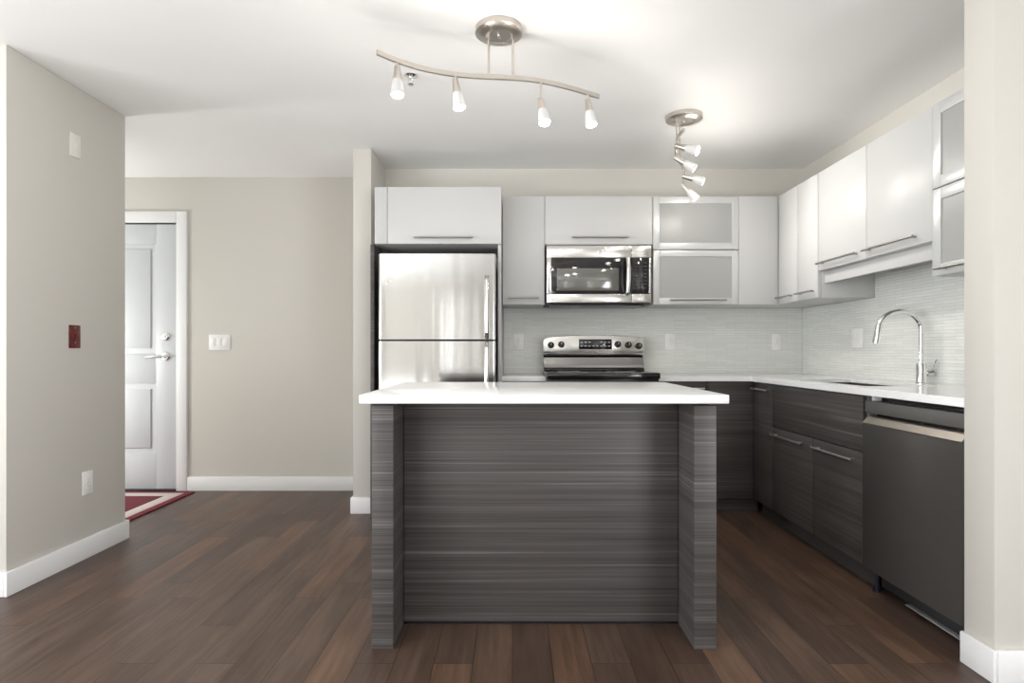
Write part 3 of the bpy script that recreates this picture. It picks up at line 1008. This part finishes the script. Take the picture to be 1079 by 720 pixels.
def am(px, py):
    return ((px - 540) / S2, CAM_Z + (371 - py) / S2)


mx0, mz1 = am(575.2, 258.4)
mx1, mz0 = am(686.6, 319.3)
mz1 = min(mz1, 1.809)
obj('case', MB().box(mx0, mx1, MY + 0.034, BACK - 0.01, mz0 - 0.002, mz1, 0.003), M_CHAR, t)
gx, _ = am(665.7, 0)
wx0, wz1 = am(580.9, 271.6)
wx1, wz0 = am(683.9, 309.9)
fr = MB()
fr.box(mx0 + 0.006, gx - 0.001, MY, MY + 0.032, wz1, mz1 - 0.002, 0.003).box(mx0 + 0.006, gx - 0.001, MY, MY + 0.032, mz0 + 0.002, wz0, 0.003)
fr.box(mx0 + 0.006, wx0, MY, MY + 0.032, wz0, wz1, 0.003)
md = obj('door', fr, M_STEEL, t)
gl = obj('door_glass', MB().box(wx0, gx - 0.001, MY + 0.002, MY + 0.028, wz0, wz1, 0.002), M_BLACKGLASS, md)
sx0, sz1 = am(586.8, 282.8)
sx1, sz0 = am(652, 306.4)
obj('screen', MB().box(sx0, sx1, MY + 0.0008, MY + 0.004, sz0, sz1, 0.0005), M_SCREEN, md)
cp = MB()
cp.box(gx + 0.001, mx1 - 0.002, MY, MY + 0.032, wz1, mz1 - 0.002, 0.003).box(gx + 0.001, mx1 - 0.002, MY, MY + 0.032, mz0 + 0.002, wz0, 0.003)
cp.box(wx1, mx1 - 0.002, MY, MY + 0.032, wz0, wz1, 0.003)
cpo = obj('control_panel', cp, M_STEEL, t)
obj('keypad', MB().box(gx + 0.001, wx1, MY + 0.002, MY + 0.028, wz0, wz1, 0.002), M_BLACKGLASS, cpo)
kk = MB()
for r in range(8):
    for k in range(3):
        cx = gx + 0.028 + 0.032 * k
        cz = wz1 - 0.035 - 0.024 * r
        kk.box(cx - 0.009, cx + 0.009, MY + 0.0012, MY + 0.0022, cz - 0.0045, cz + 0.0045)
obj('keypad_marks', kk, M_CHAR, cpo)
hxm, _ = am(661, 0)
hpts = [(hxm, MY - 0.005, wz1 - 0.002), (hxm, MY - 0.025, wz1 - 0.012), (hxm + 0.001, MY - 0.034, wz1 - 0.06), (hxm + 0.001, MY - 0.038, (wz0 + wz1) / 2), (hxm + 0.001, MY - 0.034, wz0 + 0.06), (hxm, MY - 0.025, wz0 + 0.012), (hxm, MY - 0.005, wz0 + 0.002)]
obj('handle', MB().tube(hpts, 0.016, 14, rad=[0.012, 0.015, 0.0165, 0.0165, 0.0165, 0.015, 0.012]), M_STEEL, md)
bx_, bz_ = am(632.6, 264.6)
badge(bx_, MY - 0.0002, bz_, 0.019, md)
obj('vent_underside', MB().box(mx0 + 0.03, mx1 - 0.04, MY + 0.05, BACK - 0.05, mz0 - 0.014, mz0 - 0.002, 0.003), M_BLACK, t)

# ------------------------------------------------------------------ refrigerator
FY_ = 3.62
S3 = 620.0 / FY_
t = thing('refrigerator', 'stainless top freezer refrigerator beside the white end panel', 'refrigerator', (-0.47, 3.98, 0))
fx0, fx1 = (398 - 540) / S3, (522.3 - 540) / S3
ftop = CAM_Z + (371 - 267.3) / S3
fsp = CAM_Z + (371 - 358.7) / S3
obj('cabinet_body', MB().box(fx0 + 0.012, fx1 - 0.006, FY_ + 0.075, 4.33, 0.02, ftop - 0.012, 0.006), M_CHAR, t)


def fridge_door(name, z0, z1):
    pts = []
    n = 14
    for k in range(n + 1):
        u = k / n
        x = fx0 + (fx1 - fx0) * u
        edge = min(u, 1 - u) * (fx1 - fx0)
        r = 0.014
        y = FY_ + 0.012 * (2 * u - 1) ** 2
        if edge < r:
            y += r - math.sqrt(max(0, r * r - (r - edge) ** 2))
        pts.append((x, y))
    # finer corners
    outline = []
    for s, e0 in ((0, fx0), (1, fx1)):
        arc = []
        for k in range(6):
            a = PI / 2 * k / 5
            r = 0.016
            dx = r - r * math.cos(a)
            arc.append(((e0 + dx) if s == 0 else (e0 - dx), FY_ + 0.010 + r - r * math.sin(a)))
        outline.append(arc)
    mid = []
    for k in range(1, 16):
        u = 0.022 + (1 - 0.044) * k / 16
        mid.append((fx0 + (fx1 - fx0) * u, FY_ + 0.010 * (2 * u - 1) ** 2))
    full = outline[0] + mid + outline[1][::-1] + [(fx1, FY_ + 0.068), (fx0, FY_ + 0.068)]
    return obj(name, MB().prism(full, 'Z', z0, z1), M_FRIDGE, t)


fd = fridge_door('freezer_door', fsp + 0.006, ftop)
rd = fridge_door('fresh_food_door', 0.09, fsp - 0.006)
hx_ = (513.2 - 540) / S3
def fr_handle(z0, z1, end_top):
    yv = FY_ - 0.05
    p = [(hx_, FY_ + 0.006, z1), (hx_, FY_ - 0.03, z1 - 0.004), (hx_, yv, z1 - 0.025), (hx_, yv - 0.004, (z0 + z1) / 2), (hx_, yv, z0 + 0.025), (hx_, FY_ - 0.03, z0 + 0.004), (hx_, FY_ + 0.006, z0)]
    return MB().tube(p, 0.0135, 14)
zt_ = CAM_Z + (371 - 292) / S3
obj('freezer_handle', fr_handle(fsp + 0.02, zt_, True), M_STEEL, fd)
obj('door_handle', fr_handle(0.60, fsp - 0.02, True), M_STEEL, rd)
badge((408.5 - 540) / S3, FY_ + 0.0065, CAM_Z + (371 - 296.8) / S3, 0.0145, fd)
obj('kick_grille', MB().box(fx0 + 0.02, fx1 - 0.02, FY_ + 0.05, FY_ + 0.07, 0.0, 0.085, 0.003), M_CHAR, t)
obj('hinge_cover', MB().box(fx0 + 0.01, fx0 + 0.07, FY_ + 0.02, FY_ + 0.12, ftop - 0.011, ftop + 0.008, 0.003), M_CHAR, t)

# ------------------------------------------------------------------ island
t = thing('kitchen_island', 'grey brown wood grain island base with two thick end legs', 'island', (0.11, 2.6, 0))
s1 = 313.6 / CAM_Z           # px per metre at the leg fronts
IY0 = F_PX / s1
IY1 = IY0 + 0.197
s2 = F_PX / IY1
LX0, LX1 = (391.6 - 540) / s1, (414.4 - 540) / s1
RX0_, RX1_ = (731.4 - 540) / s1, (755.0 - 540) / s1
IBK = 2.93
ITZ = CB - 0.0005
for a, b in ((LX0, LX1), (RX0_, RX1_)):
    obj('leg', MB().box(a, b, IY0, IBK, 0.0, ITZ, 0.0015), M_LAM, t)
obj('front_panel', MB().box(LX1 + 0.003, RX0_ - 0.003, IY1, IY1 + 0.019, 0.012, ITZ - 0.004, 0.0012), M_LAM, t)
obj('plinth', MB().box(LX1 + 0.001, RX0_ - 0.001, IY1 + 0.003, IBK - 0.07, 0.0, 0.011), M_BLACK, t)
obj('carcass', MB().box(LX1 + 0.001, RX0_ - 0.001, IY1 + 0.021, IBK - 0.022, 0.10, ITZ), M_LAM, t)
mid = (LX1 + RX0_) / 2
for a, b in ((LX1 + 0.003, mid - 0.0015), (mid + 0.0015, RX0_ - 0.003)):
    d = obj('door', MB().box(a, b, IBK - 0.02, IBK - 0.001, 0.10, ITZ - 0.004, 0.0012), M_LAM, t)
    obj('handle', bar_handle(((a + b) / 2 - 0.19, IBK - 0.001, 0.83), ((a + b) / 2 + 0.19, IBK - 0.001, 0.83), (0, 1, 0)), M_HANDLE, d)
ICF = 2.085
sI = F_PX / ICF
IT = CAM_Z - (417.3 - 371) / sI
IB = CAM_Z - (425.6 - 371) / sI
IB = max(IB, ITZ + 0.0005)
IT = IB + 0.031
single('island_worktop', MB().box((378 - 540) / sI, (768.6 - 540) / sI, ICF, 2.985, IB, IT, 0.003), M_QUARTZ, 'thick white quartz worktop lying on the island', 'worktop', (0.11, 2.53, IB))

# ------------------------------------------------------------------ wall plates


def plate_wall(name, label, cat, c, w, h, n, u, parts, m=M_PLATE, thick=0.006, group=None):
    """c centre on the wall, n outward normal, u the horizontal direction along the wall; parts: list of (name, du, dz, w, h, depth, mat)"""
    c, n, u = Vector(c), Vector(n), Vector(u)
    t = thing(name, label, cat, c, group)

    def slab(du, dz, w, h, d0, d1, bev):
        m_ = MB()
        p = c + u * du + Vector((0, 0, dz))
        q0, q1 = p + n * d0 - u * w / 2, p + n * d1 + u * w / 2
        m_.box(min(q0.x, q1.x), max(q0.x, q1.x), min(q0.y, q1.y), max(q0.y, q1.y), p.z - h / 2, p.z + h / 2, bev)
        return m_
    pl = obj('plate', slab(0, 0, w, h, 0.0005, thick, 0.002), m, t)
    for nm, du, dz, pw, ph, dep, mm in parts:
        obj(nm, slab(du, dz, pw, ph, thick - 0.001, thick + dep, 0.0006), mm, t)
    return t


def decora(du=0.0, mm=None):
    mm = mm or M_PLATE
    return [('rocker', du, 0.016, 0.031, 0.031, 0.003, mm), ('rocker', du, -0.016, 0.031, 0.031, 0.0022, mm)]


def duplex():
    r = []
    for dz in (0.019, -0.019):
        r.append(('receptacle', 0, dz, 0.033, 0.028, 0.0025, M_PLATE))
        r.append(('slot', -0.006, dz + 0.003, 0.002, 0.008, 0.0029, M_GREYPL))
        r.append(('slot', 0.006, dz + 0.003, 0.002, 0.008, 0.0029, M_GREYPL))
    r.append(('screw', 0, 0, 0.005, 0.005, 0.002, M_GREYPL))
    return r


LXW = -2.237
NL, UL = (1, 0, 0), (0, 1, 0)
plate_wall('wall_jack_plate', 'cream blank jack plate high on the left wall', 'wall plate', (LXW, 3.005, 2.133), 0.072, 0.118, NL, UL,
           [('jack', 0, 0, 0.016, 0.018, 0.003, M_PLATE), ('screw', 0, 0.042, 0.006, 0.006, 0.001, M_PLATE), ('screw', 0, -0.042, 0.006, 0.006, 0.001, M_PLATE)], M_PLATE_C)
plate_wall('light_switch', 'dark red marbled switch plate on the left wall', 'light switch', (LXW, 3.002, 1.158), 0.075, 0.118, NL, UL,
           [('toggle', 0, 0.0, 0.010, 0.024, 0.008, M_RED), ('screw', 0, 0.045, 0.006, 0.006, 0.001, M_GREYPL), ('screw', 0, -0.03, 0.006, 0.006, 0.001, M_GREYPL)], M_RED)
plate_wall('power_outlet', 'white power outlet low on the left wall', 'outlet', (LXW, 3.092, 0.393), 0.075, 0.122, NL, UL, duplex())
sE = F_PX / ENTRY
plate_wall('light_switch', 'white three gang rocker switch plate beside the entry door', 'light switch', ((231.5 - 540) / sE, ENTRY, CAM_Z + (371 - 360.8) / sE), 0.166, 0.122, (0, -1, 0), (1, 0, 0),
           decora(-0.046) + decora(0.0) + decora(0.046))
sB = F_PX / (BACK - 0.009)
for px, py, lab in ((546.3, 360.3, 'white outlet on the tile between refrigerator and range'), (706.2, 360.3, 'white outlet on the back tile just right of the range'), (818.2, 360.5, 'white outlet on the back tile near the corner')):
    plate_wall('power_outlet', lab, 'outlet', ((px - 540) / sB, BACK - 0.009, CAM_Z + (371 - py) / sB), 0.074, 0.120, (0, -1, 0), (1, 0, 0), duplex(), group='outlets on the back tile')
plate_wall('light_switch', 'white two gang switch plate on the side tile left of faucet', 'light switch', (XR - 0.009, 3.655, 1.166), 0.116, 0.120, (-1, 0, 0), (0, 1, 0), decora(-0.023) + decora(0.023))

# ------------------------------------------------------------------ ceiling fixtures
BARZ = 2.245


def bar_path_from_pixels():
    px = [(397, 55), (408, 60), (419.5, 64.5), (433, 69.3), (448, 73.4), (464, 76.6), (479, 78.7), (495, 80.2), (511, 81.1), (525, 81.5), (540, 82), (556, 83.2), (571, 85.2), (583, 87.8), (595, 91), (607, 94.3), (618, 97.8), (631, 101.8)]
    out = []
    for x, y in px:
        s = (371 - y) / (BARZ - CAM_Z)
        out.append(Vector(((x - 540) / s, F_PX / s, BARZ)))
    return out


def smooth_path(p, it=2, n=40):
    L = [0.0]
    for a, b in zip(p, p[1:]):
        L.append(L[-1] + (b - a).length)
    res = []
    for k in range(n + 1):
        d = L[-1] * k / n
        i = max(j for j in range(len(L)) if L[j] <= d + 1e-9)
        i = min(i, len(p) - 2)
        f = (d - L[i]) / (L[i + 1] - L[i])
        res.append(p[i].lerp(p[i + 1], f))
    for _ in range(it * 4):
        q = res[:]
        for i in range(1, len(res) - 1):
            q[i] = (res[i - 1] + res[i] * 2 + res[i + 1]) / 4
        res = q
    return res


def on_path(p, frac):
    f = frac * (len(p) - 1)
    i = min(int(f), len(p) - 2)
    return p[i].lerp(p[i + 1], f - i)


def nearest(p, fn):
    return min(p, key=fn)


def canopy_parts(t, cx, cy, r):
    obj('canopy', MB().lathe([(r, 0), (r, -0.022), (r * 0.93, -0.026), (r * 0.62, -0.034), (r * 0.55, -0.034), (r * 0.5, -0.030)], (cx, cy, CEIL - 0.0005), n=48), M_NICKEL, t)
    obj('canopy_screw', MB().lathe([(0.006, 0), (0.006, -0.006), (0.003, -0.010)], (cx, cy, CEIL - 0.030), n=12), M_CHROME, t)


def head(t, pivot, stem, axis, power, glass_len=0.066, spot=0.0):
    """one spot: stem hanging from the rail, knuckle, cone socket, frosted shade, lit bulb face"""
    p = Vector(pivot)
    q = p + Vector((0, 0, -stem))
    a = Vector(axis).normalized()
    hd = obj('spot_head', MB().cyl(p, q, 0.0055, 12).lathe([(0.004, -0.010), (0.010, -0.006), (0.010, 0.006), (0.004, 0.010)], q, a.orthogonal(), n=16), M_NICKEL, t)
    c0 = q - a * 0.012
    obj('socket_cone', MB().lathe([(0.008, 0), (0.011, 0.003), (0.0132, 0.02), (0.0186, 0.062), (0.0186, 0.066), (0.0165, 0.067)], c0, a, n=28), M_NICKEL, hd)
    g0 = c0 + a * 0.066
    L = glass_len
    obj('glass_shade', MB().lathe([(0.0180, 0.0), (0.0203, 0.012), (0.0250, L * 0.7), (0.0264, L * 0.92), (0.0252, L), (0.0236, L), (0.0242, L * 0.9), (0.0180, 0.012)], g0, a, n=32, caps=False), M_SHADE, hd)
    obj('bulb', MB().lathe([(0.010, 0.004), (0.016, 0.02), (0.0222, L * 0.90), (0.0226, L * 0.97), (0.015, L * 1.01), (0.006, L * 1.02)], g0, a, n=28), M_BULB, hd)
    d = bpy.data.lights.new('bulb_light', 'POINT')
    d.energy = power
    d.shadow_soft_size = 0.022
    d.color = (1.0, 0.95, 0.88)
    lo = bpy.data.objects.new('bulb_light', d)
    COL.objects.link(lo)
    lo.parent = hd
    lo.location = g0 + a * (L + 0.032) - ORG[hd.name]
    if spot:
        e = bpy.data.lights.new('beam_light', 'SPOT')
        e.energy = spot
        e.spot_size = math.radians(118)
        e.spot_blend = 1.0
        e.shadow_soft_size = 0.03
        e.color = (1.0, 0.96, 0.90)
        eo = bpy.data.objects.new('beam_light', e)
        COL.objects.link(eo)
        eo.parent = hd
        eo.location = g0 + a * (L + 0.036) - ORG[hd.name]
        eo.rotation_euler = a.to_track_quat('-Z', 'Y').to_euler()
    return hd


# first fixture, across the room over the island
P1 = smooth_path(bar_path_from_pixels())
c1 = Vector((-0.058, 2.475, 0))
t = thing('track_light', 'brushed nickel wavy track light with four spots above the island', 'ceiling light', (c1.x, c1.y, CEIL))
canopy_parts(t, c1.x, c1.y, 0.099)
for px in (513.7, 537.3):
    s = 290.0 / (BARZ - CAM_Z)
    r0 = nearest(P1, lambda v: abs(540 + v.x * F_PX / v.y - px))
    obj('rod', MB().cyl((r0.x, r0.y, BARZ + 0.008), (r0.x, r0.y, CEIL - 0.028), 0.0048, 12), M_NICKEL, t)
obj('rail', MB().strip(P1, 0.011, 0.020), M_NICKEL, t)


def on_px(px):
    best = None
    for a, b in zip(P1, P1[1:]):
        xa, xb = a.x / a.y * F_PX + 540, b.x / b.y * F_PX + 540
        if xa <= px <= xb:
            best = a.lerp(b, (px - xa) / (xb - xa))
    return best


for px, stem, ax in ((418.5, 0.024, (0.05, -0.22, -1)), (479.7, 0.020, (0.16, -0.10, -1)), (569.6, 0.075, (0.14, -0.35, -1)), (619.5, 0.030, (0.10, -0.25, -1))):
    pv = on_px(px)
    head(t, (pv.x, pv.y, BARZ - 0.008), stem, ax, HEAD_POWER)

# second fixture, seen end-on near the cabinets
BARZ2 = 2.19
px2 = [(720.5, 137), (715, 142), (712.6, 149), (711.8, 156), (712, 163), (714, 168), (717, 172), (720, 176), (721.5, 180), (721, 184), (719.5, 188)]
P2 = []
for x, y in px2:
    s_ = (371 - y) / (BARZ2 - CAM_Z)
    P2.append(Vector(((x - 540) / s_, F_PX / s_, BARZ2)))
P2 = smooth_path(P2)
c2 = Vector((0.988, 3.39, 0))
t = thing('track_light', 'brushed nickel wavy track light nearer the kitchen cabinets', 'ceiling light', (c2.x, c2.y, CEIL))
canopy_parts(t, c2.x, c2.y, 0.103)
for dy in (-0.046, 0.046):
    r0 = nearest(P2, lambda v: abs(v.y - (c2.y + dy)))
    obj('rod', MB().cyl((r0.x, r0.y, BARZ2 + 0.008), (r0.x, r0.y, CEIL - 0.028), 0.0048, 12), M_NICKEL, t)
obj('rail', MB().strip(P2, 0.011, 0.020), M_NICKEL, t)
for py, stem, ax, sp in ((149, 0.020, (0.80, -0.55, -0.42), 2.5), (162, 0.016, (0.80, -0.12, -0.50), 7.0), (178.5, 0.036, (0.90, -0.2, -0.30), 6.5), (187, 0.042, (0.6, -0.2, -0.75), 5.0)):
    dd_ = F_PX * (BARZ2 - CAM_Z) / (371 - py)
    pv = nearest(P2, lambda v: abs(v.y - dd_))
    head(t, (pv.x, pv.y, BARZ2 - 0.008), stem, ax, HEAD_POWER * 0.5, spot=sp)

# sprinkler
t = thing('fire_sprinkler', 'small chrome fire sprinkler on the ceiling beside the track light', 'sprinkler', (-0.499, 2.885, CEIL))
sx, sy = -0.499, 2.885
obj('escutcheon', MB().lathe([(0.031, 0), (0.031, -0.005), (0.018, -0.012), (0.012, -0.012)], (sx, sy, CEIL - 0.0005), n=28), M_CHROME, t)
obj('yoke', MB().cyl((sx, sy, CEIL - 0.010), (sx, sy, CEIL - 0.024), 0.009, 14)
    .tube([(sx - 0.008, sy, CEIL - 0.022), (sx - 0.013, sy, CEIL - 0.032), (sx - 0.004, sy, CEIL - 0.046)], 0.0028, 8)
    .tube([(sx + 0.008, sy, CEIL - 0.022), (sx + 0.013, sy, CEIL - 0.032), (sx + 0.004, sy, CEIL - 0.046)], 0.0028, 8), M_CHROME, t)
obj('deflector', MB().lathe([(0.006, 0), (0.016, -0.002), (0.016, -0.004), (0.005, -0.006)], (sx, sy, CEIL - 0.045), n=20), M_CHROME, t)
